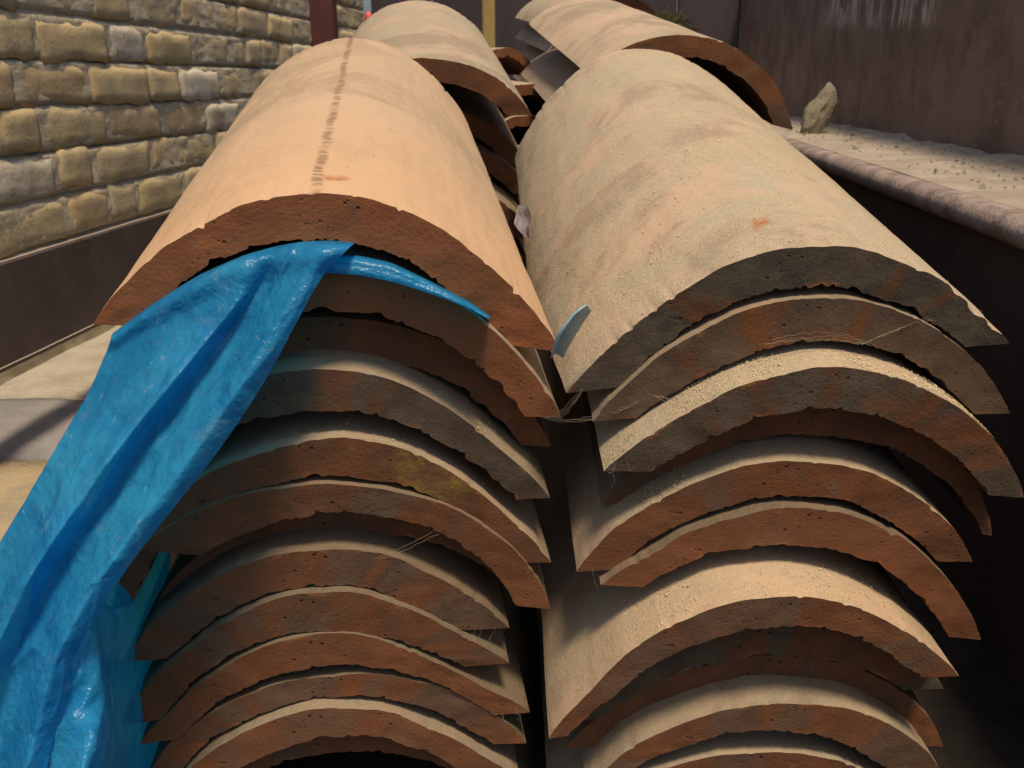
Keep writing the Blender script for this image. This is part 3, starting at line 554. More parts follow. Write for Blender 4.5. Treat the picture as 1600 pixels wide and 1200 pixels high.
#        key     label                                                        look(orange, dust)  face(grey, orange, lichen) mark(seam, wash)
LAB = [
 ('L1', 'clean buff-orange roof tile topping the left stack, dark seam along its crown', (.463, .2, .31), (0, 1, 0), (1, .8, 0)),
 ('L2', 'roof tile directly under the topmost left tile, blue sheet folded over its rim', (0, .3, None), (.15, .55, 0), (0, 0, 0)),
 ('L3', 'dark recessed roof tile, third from the top of the left stack', (0, .3, None), (.2, 0, 0), (0, 0, 0)),
 ('L4', 'grey-fronted roof tile with pale rim, fourth down in the left stack', (0, .45, None), (.9, .05, 0), (0, 0, 0)),
 ('L5', 'brown roof tile with a yellow lichen stain on its front, left stack', (0, .5, None), (.25, .1, .45), (0, 0, 0)),
 ('L6', 'thin brown roof tile tucked below the lichen-stained tile of the left stack', (0, .3, None), (.45, .1, 0), (0, 0, 0)),
 ('L6b', 'roof tile set far back in shadow in the widest gap of the left stack', (0, .2, None), (.2, 0, 0), (0, 0, 0)),
 ('L7', 'left-stack roof tile with a bright orange patch near its right tip', (0, .3, None), (.6, .15, 0), (0, 0, 0)),
 ('L8', 'brown roof tile with a short right end, fourth from the bottom of the left stack', (0, .3, None), (.4, .1, 0), (0, 0, 0)),
 ('L9', 'left-stack roof tile with small orange chips broken from its upper rim', (0, .3, None), (.3, .3, 0), (0, 0, 0)),
 ('L10', 'half-shaded roof tile, second from the bottom of the left stack', (0, .3, None), (.5, .2, 0), (0, 0, 0)),
 ('L11', 'orange-brown roof tile with pale rim, last whole arch at the bottom of the left stack', (0, .4, None), (.45, .35, 0), (0, 0, 0)),
 ('L12', 'dark roof tile under the last left arch, cut off by the bottom of the photo', (0, .2, None), (.2, 0, 0), (0, 0, 0)),
 ('R1', 'large dusty roof tile on top of the right stack with a chipped right edge', (.497, .8, .62), (.95, 0, 0), (.12, 0, 0)),
 ('R2', 'dark-fronted roof tile directly under the dusty top tile of the right stack', (0, .4, None), (.9, .1, 0), (0, 0, 0)),
 ('R3', 'roof tile with thick yellow dust on its rim, third down the right stack', (0, 1.0, None), (.85, .05, 0), (0, 0, 0)),
 ('R4', 'recessed shadowed roof tile, fourth from the top of the right stack', (0, .2, None), (.2, 0, 0), (0, 0, 0)),
 ('R5', 'brown roof tile with a dusty left end, fifth from the top of the right stack', (0, .6, None), (.35, .15, 0), (0, 0, 0)),
 ('R6', 'even brown roof tile resting just above the protruding sunlit tile, right stack', (0, .3, None), (.2, .3, 0), (0, 0, 0)),
 ('R7', 'roof tile sticking out of the right stack with a bright sunlit dusty top', (0, .8, None), (.45, .2, 0), (0, .25, 0)),
 ('R8', 'dark recessed roof tile right below the protruding sunlit one', (0, .2, None), (.7, 0, 0), (0, 0, 0)),
 ('R9', 'deeply shadowed roof tile, third from the bottom of the right stack', (0, .2, None), (.2, 0, 0), (0, 0, 0)),
 ('R10', 'roof tile with dusty grey-green rim near the bottom of the right stack', (0, .7, None), (.45, .15, 0), (0, 0, 0)),
 ('R11', 'lowest right-stack roof tile, its pale rim touching the bottom of the photo', (0, .6, None), (.4, .1, 0), (0, 0, 0)),
 ('R9b', 'roof tile at the very bottom of the right stack, hardly in the photo', (0, .3, None), (.4, .1, 0), (0, 0, 0)),
 ('B1', 'grey-buff roof tile on top of the stack behind the left one, half its arch showing', (0, .15, .83), (.1, .1, 0), (0, 0, 0)),
 ('B1b', 'reddish roof tile in shade under the top tile behind the left stack', (0, .2, None), (.2, .2, 0), (0, 0, 0)),
 ('B1c', 'third roof tile down in the shaded stack behind the left one', (0, .2, None), (.2, .1, 0), (0, 0, 0)),
 ('B1d', 'fourth roof tile down in the shaded stack behind the left one', (0, .2, None), (.2, .1, 0), (0, 0, 0)),
 ('B1e', 'lowest roof tile glimpsed in the gap behind the front left stack', (0, .2, None), (.2, .1, 0), (0, 0, 0)),
 ('B2', 'streaky roof tile tilted to the right on top of the back right stack', (0, .15, .12), (.35, .1, 0), (0, 0, 0)),
 ('B3', 'smooth greyish roof tile under the tilted streaky one of the back right stack', (0, .1, .4), (.3, .1, 0), (0, 0, 0)),
 ('B4', 'reddish roof tile in shade, third in the back right stack', (0, .1, .5), (.2, .1, 0), (0, 0, 0)),
 ('B4d', 'lowest visible roof tile of the back right stack, deep in shade', (0, .1, .5), (.2, .1, 0), (0, 0, 0)),
 ('C1', 'small far roof tile with a curled pale rim in front of the yellow post', (0, .3, None), (.1, .2, 0), (0, 0, 0)),
 ('C2', 'small far roof tile under the curled one near the yellow post', (0, .3, None), (.1, .2, 0), (0, 0, 0)),
 ('C3', 'pale far roof tile at the top edge of the photo above the back right stack', (0, .3, None), (.1, .1, 0), (0, 0, 0)),
 ('C4', 'pinkish far roof tile seen edge-on behind the back right stack', (0, .2, None), (.1, .2, 0), (0, 0, 0)),
]
GROUPS = {'L': 'roof tiles of the front left stack', 'R': 'roof tiles of the front right stack', 'B': 'roof tiles of the stacks behind', 'C': 'roof tiles of the farthest stacks'}
OB = {}
for key, lab, look, face, mk in LAB:
    T = TI[key]
    big = key[0] in 'LR'
    kw = {}
    if key == 'L1': kw = dict(gouge=(-.055, .028, .005, .06, .002), na=160, nl=46)
    if key == 'R1': kw = dict(notch=[(.80, .09, .006), (.90, .06, .005), (.68, .05, .003)], na=160, nl=46, gouge=(-.05, .036, .005, .045, .0015))
    if key in ('L4', 'L5', 'R3'): kw['chip'] = 1.5
    if not big: kw = dict(na=70, nl=20, kr=4)
    kw['tone'] = {'B1b': .5, 'B1c': .45, 'B1d': .45, 'B1e': .45, 'B3': .7, 'B4': .5, 'B4d': .45, 'L1': 1, 'R1': 1, 'R3': .95, 'R7': 1, 'B2': .95, 'B1': .9, 'R5': .72, 'R10': .66, 'R11': .7, 'L5': .66, 'L4': .55, 'L2': .6, 'L11': .5, 'R2': .5}.get(key, .24 if big else .9)  # lower tone paints more stack shade onto a tile's top
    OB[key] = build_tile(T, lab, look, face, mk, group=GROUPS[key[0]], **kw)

# the rest of the stacks behind, down to the ground: hardly anything of them shows
ORD = 'first second third fourth fifth sixth seventh eighth ninth tenth eleventh twelfth thirteenth'.split()
def below(src, label, n, dx, dy, dz):
    for k in range(1, n + 1):
        o = OB[src].copy()
        C.objects.link(o)
        o.matrix_world = Matrix.Translation((dx * ((k * 7) % 3 - 1), dy * ((k * 5) % 3 - 1), -dz * k)) @ TI[src].M
        o['label'] = ORD[k - 1] + ' ' + label
below('B1e', 'tile down in the foot of the stack behind the front left one', 6, .004, .006, .038)
below('B4d', 'tile down in the foot of the back right stack behind the dusty one', 8, .005, .006, .038)
below('C2', 'small far tile under the curled pair by the yellow post', 9, .004, .004, .040)
below('C4', 'tile under the pinkish edge-on one in the farthest right stack', 13, .005, .006, .040)

# ------------------------------------------------------------ blue sheet
def patch(ctrl, nu, nv, seed, amp=.0016):
    """smooth surface through a net of control points"""
    h, wd = len(ctrl), len(ctrl[0])
    def cr(p0, p1, p2, p3, f):
        return .5 * (2 * p1 + (p2 - p0) * f + (2 * p0 - 5 * p1 + 4 * p2 - p3) * f * f + (3 * p1 - p0 - 3 * p2 + p3) * f ** 3)
    def line(ps, x):
        n = len(ps) - 1
        x = max(0, min(n - 1e-6, x)); i = int(x)
        return cr(ps[max(0, i - 1)], ps[i], ps[i + 1], ps[min(n, i + 2)], x - i)
    P = [[Vector(p) for p in r] for r in ctrl]
    vs = []
    for i in range(nu + 1):
        cols = [line([P[k][j] for k in range(h)], (h - 1) * i / nu) for j in range(wd)]
        for j in range(nv + 1):
            xx = (wd - 1) * j / nv; j0 = min(wd - 2, int(xx))
            p = line(cols, xx).lerp(cols[j0].lerp(cols[j0 + 1], xx - j0), .55)
            # long soft pulls down the sheet and small crumples
            q = Vector((p.x - p.z * .50, p.y, p.z * .22))
            w1 = 1 - abs(n3(q, 26, seed + 2)) * 2.2
            w2 = 1 - abs(n3(q, 60, seed + 5)) * 2.2
            q2 = Vector((p.x + p.z * .6, p.y * .4, p.z - p.x * .5))
            w3 = 1 - abs(n3(q2, 20, seed + 8)) * 2.0
            d = (max(0, w1) ** 2 * 1.5 + max(0, w2) ** 3 * .5 + max(0, w3) ** 3 * .3 - .8) * amp
            vs.append(p + Vector((.15, -1, .1)) * d)
    fs = [(i * (nv + 1) + j, i * (nv + 1) + j + 1, (i + 1) * (nv + 1) + j + 1, (i + 1) * (nv + 1) + j) for i in range(nu) for j in range(nv)]
    return vs, fs

sv, sf = [], []
for ctrl, nu, nv, seed, amp in ((DRAPE, 190, 130, 3.0, .0022), (STRIP, 24, 60, 8.0, .0006), (REAR, 120, 90, 15.0, .0045), (TONGUE, 24, 14, 21.0, .0003)):
    v_, f_ = patch(ctrl, nu, nv, seed, amp)
    b = len(sv); sv += v_; sf += [tuple(b + q for q in f) for f in f_]
sheet = link('plastic_sheet', mesh('plastic_sheet', sv, sf), POLY)
tag(sheet, 'blue translucent plastic sheet hanging crumpled from between the two top left tiles', 'plastic sheet')
sheet.data.materials.append(DUSTYPOLY)
nt = 24 * 14
for f in list(sheet.data.polygons)[-nt:]:
    f.material_index = 1
so = sheet.modifiers.new('thickness', 'SOLIDIFY'); so.thickness = .0003

# ------------------------------------------------------------ setting frame: walls run at 5.3 degrees to the view
YAW = math.atan(.093)
D = Vector((math.sin(YAW), math.cos(YAW), 0)); N = Vector((math.cos(YAW), -math.sin(YAW), 0))
def wp(off, s, z):
    """point at side offset off, distance s along the alley, height z"""
    return Vector((off, 0, 0)) + D * s + Vector((0, 0, z))

def prism(name, prof, s0, s1, mat, parent=None, cuts=1, wob=0.0, origin=(0, 0, 0)):
    """profile of (offset, z) swept along the alley"""
    n = len(prof); vs, fs = [], []
    for k in range(cuts + 1):
        s = s0 + (s1 - s0) * k / cuts
        for (o, z) in prof:
            p = wp(o, s, z)
            if wob:
                p = p + Vector((fbm(p, 6, 3) * wob, 0, fbm(p, 7, 9) * wob))
            vs.append(p)
    for k in range(cuts):
        for i in range(n):
            a = k * n + i; b2 = k * n + (i + 1) % n
            fs.append((a, b2, b2 + n, a + n))
    fs.append(tuple(range(n - 1, -1, -1))); fs.append(tuple(cuts * n + i for i in range(n)))
    me = mesh(name, vs, fs, smooth=False)
    bm = bmesh.new(); bm.from_mesh(me); bmesh.ops.recalc_face_normals(bm, faces=bm.faces); bm.to_mesh(me); bm.free()
    return link(name, me, mat, parent)

def box(name, x0, x1, y0, y1, z0, z1, mat, parent=None, bev=.002):
    bm = bmesh.new()
    bmesh.ops.create_cube(bm, size=1)
    for v in bm.verts:
        v.co = Vector(((x0 + x1) / 2 + v.co.x * (x1 - x0), (y0 + y1) / 2 + v.co.y * (y1 - y0), (z0 + z1) / 2 + v.co.z * (z1 - z0)))
    if bev:
        bmesh.ops.bevel(bm, geom=bm.edges[:], offset=bev, segments=2, affect='EDGES')
    me = bpy.data.meshes.new(name); bm.to_mesh(me); bm.free()
    return link(name, me, mat, parent)

# ground and flagstones
FZ = .02
gr = mesh('ground', [(-6, -3, 0), (6, -3, 0), (6, 30, 0), (-6, 30, 0)], [(0, 1, 2, 3)], False)
ground = tag(link('ground', gr, EARTH), kind='structure')
def slab(x0, x1, y0, y1, mat, seed):
    nx, ny = 14, 8
    vs, fs = [], []
    for j in range(ny + 1):
        for i in range(nx + 1):
            x = x0 + (x1 - x0) * i / nx; y = y0 + (y1 - y0) * j / ny
            e = min(min(i, nx - i), 1) * min(min(j, ny - j), 1)
            x += n3((x, y, 0), 9, seed) * .004; y += n3((x, y, 5), 9, seed) * .004
            vs.append((x, y, FZ + fbm((x, y, 0), 14, seed) * .003 - (0 if e else .004)))
    fs = [(j * (nx + 1) + i, j * (nx + 1) + i + 1, (j + 1) * (nx + 1) + i + 1, (j + 1) * (nx + 1) + i) for j in range(ny) for i in range(nx)]
    ring = [i for i in range(nx + 1)] + [(j + 1) * (nx + 1) - 1 for j in range(1, ny + 1)] + [ny * (nx + 1) + i for i in range(nx - 1, -1, -1)] + [j * (nx + 1) for j in range(ny - 1, 0, -1)]
    b = len(vs)
    for r in ring: vs.append((vs[r][0], vs[r][1], .0005))
    m = len(ring)
    for k in range(m): fs.append((ring[(k + 1) % m], ring[k], b + k, b + (k + 1) % m))
    return link('flagstone', mesh('flagstone', vs, fs, True), mat, ground)
for (x0, x1, y0, y1, m) in [(-.86, -.36, .30, .64, SLABP), (-.35, -.24, .30, .64, SLABG), (-.88, -.40, .65, 1.055, SLABY), (-.39, -.24, .65, 1.055, SLABY),
                            (-.86, -.30, 1.065, 1.285, SLABG), (-.29, -.24, 1.065, 1.285, SLABP), (-.86, -.50, 1.295, 1.80, SLABP), (-.49, -.26, 1.295, 1.80, SLABP),
                            (-.83, -.3, 1.81, 2.35, SLABG), (-.8, -.25, 2.36, 2.95, SLABP)]:
    slab(x0, x1, y0, y1, m, random.uniform(0, 50))

# ------------------------------------------------------------ brick wall on the left
wall = empty('brick_wall', wp(-.9, 1.0, 0)); wall['kind'] = 'thing'
tag(wall, 'old yellow stock brick wall with rough pale mortar along the left side', 'brick wall')
wall.rotation_euler = (0, 0, -YAW)
S0, S1 = .05, 3.75
bedv, bedf = [], []
ns, nz = 300, 200
for j in range(nz + 1):
    for i in range(ns + 1):
        s = S0 - 1 + (S1 - S0) * i / ns; z = .93 * j / nz
        ph = (((z - .418) / .072 + .5) % 1.0) - .5
        under = math.exp(-((ph + .00 - .045) / .045) ** 2)
        bedv.append((-.0025 - .009 * under + fbm((0, s, z), 14, 2) * .003 + fbm((0, s, z), 60, 4, 2) * .0022, s, z))
bedf = [(j * (ns + 1) + i, j * (ns + 1) + i + 1, (j + 1) * (ns + 1) + i + 1, (j + 1) * (ns + 1) + i) for j in range(nz) for i in range(ns)]
b = len(bedv)
for (s, z) in ((S0 - 1, 0), (S1 - 1, 0), (S1 - 1, .93), (S0 - 1, .93)): bedv.append((-.22, s, z))
c0, c1, c2, c3 = 0, ns, nz * (ns + 1) + ns, nz * (ns + 1)
bedf += [(b, b + 3, b + 2, b + 1)]
top = [nz * (ns + 1) + i for i in range(ns + 1)]
bedf += [tuple(top + [b + 2, b + 3])]
bedf += [tuple([j * (ns + 1) for j in range(nz, -1, -1)][::-1] + [b + 3, b]), tuple([j * (ns + 1) + ns for j in range(nz, -1, -1)] + [b + 1, b + 2])]
link('mortar_bed', mesh('mortar_bed', bedv, bedf), MORTAR, wall)

def brick_mesh(length, height, seed):
    nx, nzz = max(6, int(length / .014)), 6
    vs, fs = [], []
    for j in range(nzz + 1):
        for i in range(nx + 1):
            u = -1 + 2 * i / nx; v = -1 + 2 * j / nzz
            y = u * length / 2; z = v * height / 2
            rim = max(abs(u) ** 14, abs(v) ** 14)
            y *= 1 - .02 * abs(v) ** 6; z *= 1 - .03 * abs(u) ** 8
            y += n3((seed, z * 20, u * 2), 1.4) * .006 * abs(u)
            z += n3((seed + 9, y * 14, v), 1.8) * .008 * abs(v)
            x = .0005 - rim * .004 + fbm((seed, y, z), 22, seed, 3) * .0028 - (max(0, n3((y, z, seed), 26, seed)) * .007 if rim > .2 else 0)
            vs.append((x, y, z))
    W = nx + 1
    fs = [(j * W + i, j * W + i + 1, (j + 1) * W + i + 1, (j + 1) * W + i) for j in range(nzz) for i in range(nx)]
    ring = [i for i in range(W)] + [(j + 1) * W - 1 for j in range(1, nzz + 1)] + [nzz * W + i for i in range(nx - 1, -1, -1)] + [j * W for j in range(nzz - 1, 0, -1)]
    b = len(vs)
    for r in ring: vs.append((-.045, vs[r][1], vs[r][2]))
    m = len(ring)
    for k in range(m): fs.append((ring[(k + 1) % m], ring[k], b + k, b + (k + 1) % m))
    return mesh('brick', vs, fs)
HEAD = [brick_mesh(.105, .0615, 10 + k * 3.7) for k in range(9)]
STR = [brick_mesh(.211, .0615, 50 + k * 3.7) for k in range(9)]
HALF = [brick_mesh(.140, .061, 90 + k * 3.7) for k in range(5)]
rb = random.Random(21)
nb = 0
for row in range(12):
    zc = .418 + .072 * (row - 5) + .036
    if zc < .02: continue
    s = .55 + rb.uniform(0, .16)
    while s < 3.6:
        k = rb.choice('HSSHSHC')
        L_ = {'H': .110, 'S': .215, 'C': .145}[k]
        mm = rb.choice({'H': HEAD, 'S': STR, 'C': HALF}[k])
        if s + L_ > 1.15 or row % 1 == 0:
            o = link('brick', mm, BRICK, wall)
            o.location = (rb.uniform(-.004, .004), s + L_ / 2 - 1.0, zc + rb.uniform(-.0035, .0035) + .004 * math.sin(s * 3 + row))
            o.rotation_euler = (rb.uniform(-.03, .03), rb.uniform(-.05, .05), rb.uniform(-.02, .02))
            o.scale = (1, rb.uniform(.97, 1.02), rb.uniform(.94, 1.06))
            nb += 1
        s += L_ + rb.uniform(-.001, .006)
print('bricks', nb)

# ------------------------------------------------------------ steel rail and posts on the left
rail = empty('steel_rail', wp(-.70, .3, .138))
tag(rail, 'dark steel rail with dusty top edge running in front of the brick wall', 'steel rail')
def keep(o, parent):
    o.parent = parent
    o.matrix_parent_inverse = Matrix.Translation(parent.location).inverted()
    return o
def bent(name, prof, mat, s0, s1):
    return prism(name, prof, s0, s1, mat, None, 60, .0008)
keep(bent('rail_plate', [(-.708, .140), (-.700, .138), (-.700, .2545), (-.702, .2575), (-.706, .2575), (-.708, .255)], STEEL, .3, 3.05), rail)
keep(bent('rail_foot_flange', [(-.745, .133), (-.697, .133), (-.697, .1375), (-.745, .1375)], STEEL, .3, 3.05), rail)
for s in (.36, 1.9):
    q = wp(-.735, s, 0)
    keep(box('rail_leg', q.x - .02, q.x + .02, q.y - .02, q.y + .02, .001, .1325, STEEL), rail)

q = wp(-.885, 3.2, 0)
X0, Y0 = -.590, 3.05
post = tag(empty('red_post', (X0, Y0, 0)), 'dark red square post standing against the far brick wall', 'post')
keep(box('post_shaft', X0 - .038, X0 + .042, Y0, Y0 + .08, .012, 1.15, REDPOST, bev=.004), post)
keep(box('base_plate', X0 - .07, X0 + .07, Y0 - .03, Y0 + .11, .001, .0115, REDPOST, bev=.002), post)

# far dark boards and the yellow post
bd = tag(empty('timber_screen', (0, 3.9, 0)), 'dark purple-brown board partition closing the far end', 'screen')
for i in range(9):
    x = -.55 + i * .24
    o = keep(box('board', x, x + .234, 3.9 + (.006 if i % 2 else 0), 3.93, .001, 1.15, BOARD, bev=.003), bd)
yp = tag(empty('yellow_post', (-.085, 3.6, 0)), 'faded yellow post in front of the dark boards', 'post')
keep(box('post_shaft', -.107, -.062, 3.6, 3.64, .011, 1.15, YELLOW, bev=.004), yp)
keep(box('base_plate', -.115, -.055, 3.59, 3.65, .001, .0105, YELLOW, bev=.002), yp)

# small lit lamp with a red cap
def lathe(name, prof, mat, seg=20):
    vs, fs = [], []
    for r, z in prof:
        for k in range(seg):
            a = 2 * math.pi * k / seg
            vs.append((r * math.cos(a), r * math.sin(a), z))
    for i in range(len(prof) - 1):
        for k in range(seg):
            a = i * seg + k; c = i * seg + (k + 1) % seg
            fs.append((a, c, c + seg, a + seg))
    return link(name, mesh(name, vs, fs), mat)
ge = G('lamp_glow'); ge.b.inputs['Emission Color'].default_value = (1, .97, .75, 1); ge.b.inputs['Emission Strength'].default_value = 3.0
gr_ = G('red_cap'); gr_.b.inputs['Base Color'].default_value = (.75, .09, .09, 1); gr_.b.inputs['Roughness'].default_value = .5
lampE = tag(empty('small_lamp', (-.505, 3.55, .640)), 'tiny glowing lamp with red cap beyond the left tiles', 'lamp')
for (o, off) in ((lathe('bulb', [(.0005, -.011), (.006, -.009), (.0105, -.003), (.0105, .003), (.006, .009), (.0005, .011)], ge.m), (.014, 0, -.003)),
                 (lathe('cap', [(.0005, -.016), (.012, -.013), (.013, .012), (.007, .030), (.0005, .031)], gr_.m), (-.008, .01, .024)),
                 (lathe('stem', [(.0005, -.64), (.008, -.639), (.008, -.006), (.0005, -.005)], BOARD), (-.008, .01, 0))):
    o.location = Vector(off); o.parent = lampE

# ------------------------------------------------------------ rusty steel trough on the right
tr = tag(empty('steel_trough', wp(.32, .1, 0)), 'rusty brown steel trough side with a dusty ledge and rounded lip, right of the tiles', 'steel trough')
arc = [(.335 + .013 * math.cos(a) * 1.15, .347 + .013 * math.sin(a)) for a in [R(90 + 180 * k / 10) for k in range(11)]]
keep(prism('side_web', [(.338, .001), (.345, .001), (.345, .3335), (.338, .3335)], .1, 4.0, DARKWEB, None, 1), tr)
keep(bent('rounded_lip', arc + [(.352, .334), (.352, .360)], LIP, .1, 4.0), tr)
lv, lf = [], []
ns_, no_ = 260, 18
for i in range(ns_ + 1):
    for j in range(no_ + 1):
        o_ = .343 + (.530 - .343) * j / no_; s = .1 + 3.9 * i / ns_
        p = wp(o_, s, 0)
        lv.append((p.x, p.y, .3604 + min(1, j / 3) * (.0010 + fbm(p, 22, 5) * .0009 + fbm(p, 110, 7) * .0005) + max(0, (j / no_ - .72)) * .022 * (1 + fbm(p, 12, 1))))
lf = [(i * (no_ + 1) + j, i * (no_ + 1) + j + 1, (i + 1) * (no_ + 1) + j + 1, (i + 1) * (no_ + 1) + j) for i in range(ns_) for j in range(no_)]
keep(link('dusty_ledge', mesh('dusty_ledge', lv, lf), LEDGE), tr)
keep(prism('ledge_plate', [(.3525, .346), (.530, .346), (.530, .356), (.3525, .356)], .1, 4.0, DARKWEB, None, 1), tr)
keep(prism('back_plate', [(.5305, .001), (.540, .001), (.540, .80), (.5305, .80)], .1, 4.0, RUST, None, 1), tr)
for o in tr.children:
    for f in o.data.polygons: f.use_smooth = o.name.startswith(('rounded', 'dusty'))

# rubble stone leaning on the back plate
def stone(name, loc, size, seed, label, cat, mat=STONE, rot=(0, 0, 0), sub=3):
    bm = bmesh.new()
    bmesh.ops.create_icosphere(bm, subdivisions=sub, radius=1)
    for v in bm.verts:
        d = v.co.normalized()
        f = 1 + .30 * fbm(d, 1.1, seed) + .10 * fbm(d, 4, seed)
        v.co = Vector((d.x * f * size[0], d.y * f * size[1], d.z * f * size[2]))
        v.co.x += v.co.z * .42
        v.co.x *= 1 - .45 * max(0, v.co.z / size[2])
    me = bpy.data.meshes.new(name); bm.to_mesh(me); bm.free()
    o = link(name, me, mat)
    o.location = loc; o.rotation_euler = rot
    return tag(o, label, cat)
stone('rubble_stone', (.606, 1.90, .404), (.030, .024, .050), 4.0, 'upright lump of pale stone on the dusty ledge against the rusty plate', 'stone')

# ------------------------------------------------------------ small litter
def grains(name, pts, smin, smax, mat, flat=.5):
    vs, fs = [], []
    rg = random.Random(5)
    for p, n in pts:
        s = rg.uniform(smin, smax) * (1.0 if rg.random() < .93 else 2.2)
        a = Vector((rg.uniform(-1, 1), rg.uniform(-1, 1), rg.uniform(-1, 1)))
        t = n.cross(a).normalized(); bt = n.cross(t)
        k = rg.uniform(.35, 1)
        b = len(vs)
        vs += [p + t * s, p + bt * s * k, p - t * s * rg.uniform(.6, 1), p - bt * s * k, p + n * s * flat]
        fs += [(b, b + 1, b + 4), (b + 1, b + 2, b + 4), (b + 2, b + 3, b + 4), (b + 3, b, b + 4)]
    o = link(name, mesh(name, vs, fs, False), mat)
    return tag(o, kind='stuff')
rg = random.Random(11)
pts = []
def on_tile(key, n, q0, q1, v0, v1, seed, thr, bias=1.0):
    T = TI[key]; k = 0; tries = 0
    while k < n and tries < n * 30:
        tries += 1
        q = rg.uniform(q0, q1); v = v0 + (v1 - v0) * rg.random() ** bias
        if fbm((q * 3, v * 16, seed), 1.6, seed) + rg.uniform(-.25, .25) < thr: continue
        p = T.pt(q, 0, v); nn = (T.pt(q, 0, v) - T.pt(q, 1, v)).normalized()
        pts.append((T.M @ (p + nn * .0004), (T.M.to_3x3() @ nn)))
        k += 1
on_tile('R1', 3200, -.95, .5, .002, .26, 3.0, .05)
on_tile('R1', 500, -.98, -.3, .002, .14, 5.0, -.05)
on_tile('R1', 350, -.5, .95, .002, .5, 5.0, -.2)
on_tile('R3', 2200, -.97, .7, .0005, .022, 2.0, -.15)
on_tile('R7', 1900, -.95, .7, .0005, .045, 7.0, -.05)
on_tile('R5', 300, -.95, -.4, .0005, .02, 7.0, -.2)
on_tile('L1', 160, -.6, .97, .002, .4, 9.0, -.2)
on_tile('L1', 160, .8, .99, .002, .4, 9.0, -.2)
on_tile('L4', 200, .0, .98, .0005, .02, 4.0, -.2)
on_tile('L5', 240, -.3, .98, .0005, .02, 4.0, -.2)
grains('straw_dust', pts, .00012, .00055, GRAIN)
pts = []
for i in range(900):
    s = rg.uniform(.5, 3.2); u = rg.random()
    o_ = .36 + .165 * (1 - u ** 1.6)
    p = wp(o_, s, .3625 + max(0, (o_ - .48)) * .1)
    pts.append((p, Vector((rg.uniform(-.3, .3), rg.uniform(-.3, .3), 1)).normalized()))
grains('ledge_grit', pts, .0008, .0030, GRITM, .8)

# cobweb strands and fibres
def strands(name, lines, r, mat):
    vs, fs = [], []
    for ln in lines:
        P = [Vector(p) for p in ln]
        b = len(vs)
        for i, p in enumerate(P):
            d = (P[min(i + 1, len(P) - 1)] - P[max(i - 1, 0)]).normalized()
            a = d.cross(Vector((0, .3, 1))).normalized(); c = d.cross(a)
            for k in range(3):
                t = 2 * math.pi * k / 3
                vs.append(p + (a * math.cos(t) + c * math.sin(t)) * r)
        for i in range(len(P) - 1):
            for k in range(3):
                x = b + i * 3 + k; y = b + i * 3 + (k + 1) % 3
                fs.append((x, y, y + 3, x + 3))
    return tag(link(name, mesh(name, vs, fs), mat), kind='stuff')
def sag(a, c, drop, n=14, j=.0006):
    a, c = Vector(a), Vector(c); out = []
    for i in range(n + 1):
        t = i / n
        p = a.lerp(c, t); p.z -= drop * 4 * t * (1 - t)
        p += Vector((rg.uniform(-j, j), rg.uniform(-j, j), rg.uniform(-j, j)))
        out.append(p)
    return out
def face_pt(key, q, r, fwd=.003):
    T = TI[key]; p = T.pt(q, r, 0); p.y -= fwd
    return T.M @ p
lines = []
for k in range(4):
    lines.append(sag(face_pt('L2', .99, .3 + .05 * k, .002), face_pt('R2', -.88 + .01 * k, .5, .002), .004 + .001 * k, j=.0008))
for k in range(5):
    lines.append(sag(face_pt('R1', -.97, .2), face_pt('L2', .98, .1 + .1 * k), .002 * k, j=.0005))
for k in range(4):
    lines.append(sag(face_pt('R2', -.25 + .02 * k, .75 + .03 * (k % 3)), face_pt('R2', .28 + .012 * k, .9 + .02 * (k % 2)), -.002 - .0012 * k, 20, .0007))
for k in range(3):
    lines.append(sag(face_pt('R2', .25, .95), face_pt('R1', .70 + .02 * k, .85), -.001 * k, 18, .0003))
for k in range(3):
    lines.append(sag(face_pt('R2', -.80, .5 + .1 * k), face_pt('R3', -.55 + .05 * k, .0), .002, 14, .0006))
for k in range(9):
    key = rg.choice(['R3', 'R3', 'L6', 'R5', 'L9', 'L7'])
    q = rg.uniform(-.99, -.93) if key[0] == 'R' else rg.uniform(.94, .99)
    a = face_pt(key, q, rg.uniform(.0, .7), .001)
    lines.append(sag(a, a + Vector((rg.uniform(-.006, .006), rg.uniform(-.004, .002), rg.uniform(-.016, -.004))), rg.uniform(-.002, .002), 8, .0007))
for k in range(2):
    lines.append(sag(face_pt('L6', .35 + k * .03, .9), face_pt('L7', .25 + k * .02, .05), .001, 8, .0004))
strands('cobweb', lines, .00008, WEB)

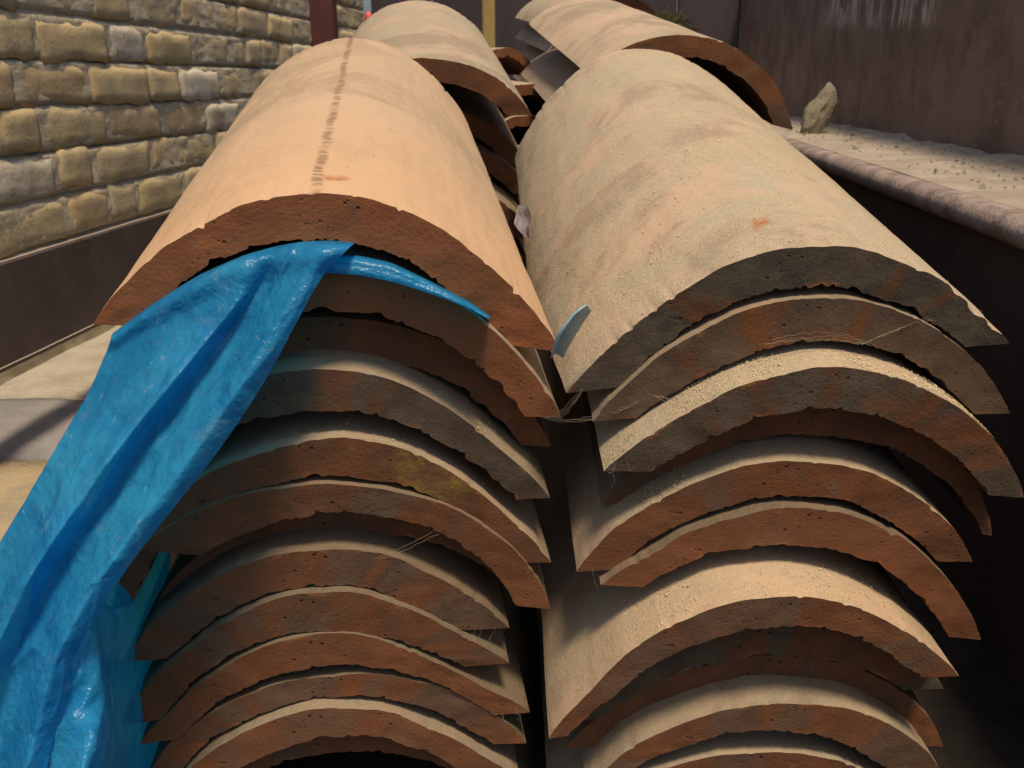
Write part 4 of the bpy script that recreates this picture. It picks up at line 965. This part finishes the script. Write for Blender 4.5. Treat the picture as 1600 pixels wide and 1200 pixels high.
# tufts of moss and dirt under the mossy tile edges
def clump(name, centres, rad, mat):
    vs, fs = [], []
    rr = random.Random(3)
    for c in centres:
        for k in range(90):
            d = Vector((rr.gauss(0, 1), rr.gauss(0, 1), rr.gauss(0, .8))) * rad * .45
            p = Vector(c) + d
            a = Vector((rr.uniform(-1, 1), rr.uniform(-1, 1), rr.uniform(-1, 1))) * rad * .32
            e = Vector((rr.uniform(-1, 1), rr.uniform(-1, 1), rr.uniform(-1, 1))) * rad * .32
            b = len(vs); vs += [p, p + a, p + e, p + (a + e) * .6 + Vector((0, 0, rad * .2))]
            fs += [(b, b + 1, b + 2), (b, b + 3, b + 1), (b + 1, b + 3, b + 2), (b, b + 2, b + 3)]
    return tag(link(name, mesh(name, vs, fs, False), mat), kind='stuff')
cs = []
T = TI['B2']
for k in range(22):
    p = T.pt(-1, 1, .02 + .40 * k / 21); cs.append(T.M @ (p + Vector((.004, 0, -.004 + rg.uniform(-.003, .003)))))
for k in range(10):
    p = T.pt(.42 + .035 * k, 0, T.L - .004); cs.append(T.M @ (p + Vector((0, 0, .004))))
for k in range(26):
    p = T.pt(.34 + .016 * k, 0, .28 + .022 * (k % 6)); cs.append(T.M @ (p + Vector((.003, 0, .010 + rg.uniform(-.004, .004)))))
T = TI['B3']
for k in range(12):
    p = T.pt(-1, 1, .02 + .40 * k / 11); cs.append(T.M @ (p + Vector((.002, 0, -.006 + rg.uniform(-.003, .003)))))
clump('moss', cs, .0085, MOSS)

# dead curled leaf caught between the two front stacks
vs, fs = [], []
for i in range(15):
    t = i / 14
    wdt = .0105 * math.sin(math.pi * (t * .9 + .05)) ** .8
    for j in range(9):
        u = -1 + j / 4
        vs.append((u * wdt, t * .034, .0028 * u * u * (1 + .5 * math.sin(t * 5)) + .002 * math.sin(t * 9 + u) + .004 * math.sin(t * 3.1)))
fs = [(i * 9 + j, i * 9 + j + 1, (i + 1) * 9 + j + 1, (i + 1) * 9 + j) for i in range(14) for j in range(8)]
leaf = link('dead_leaf', mesh('dead_leaf', vs, fs), LEAF)
leaf.location = (.0120, .655, .3545); leaf.rotation_euler = (R(48), R(-25), R(-14)); leaf.scale = (.62, .85, .85)
tag(leaf, 'curled grey dead leaf caught in the valley between the top front tiles', 'leaf')
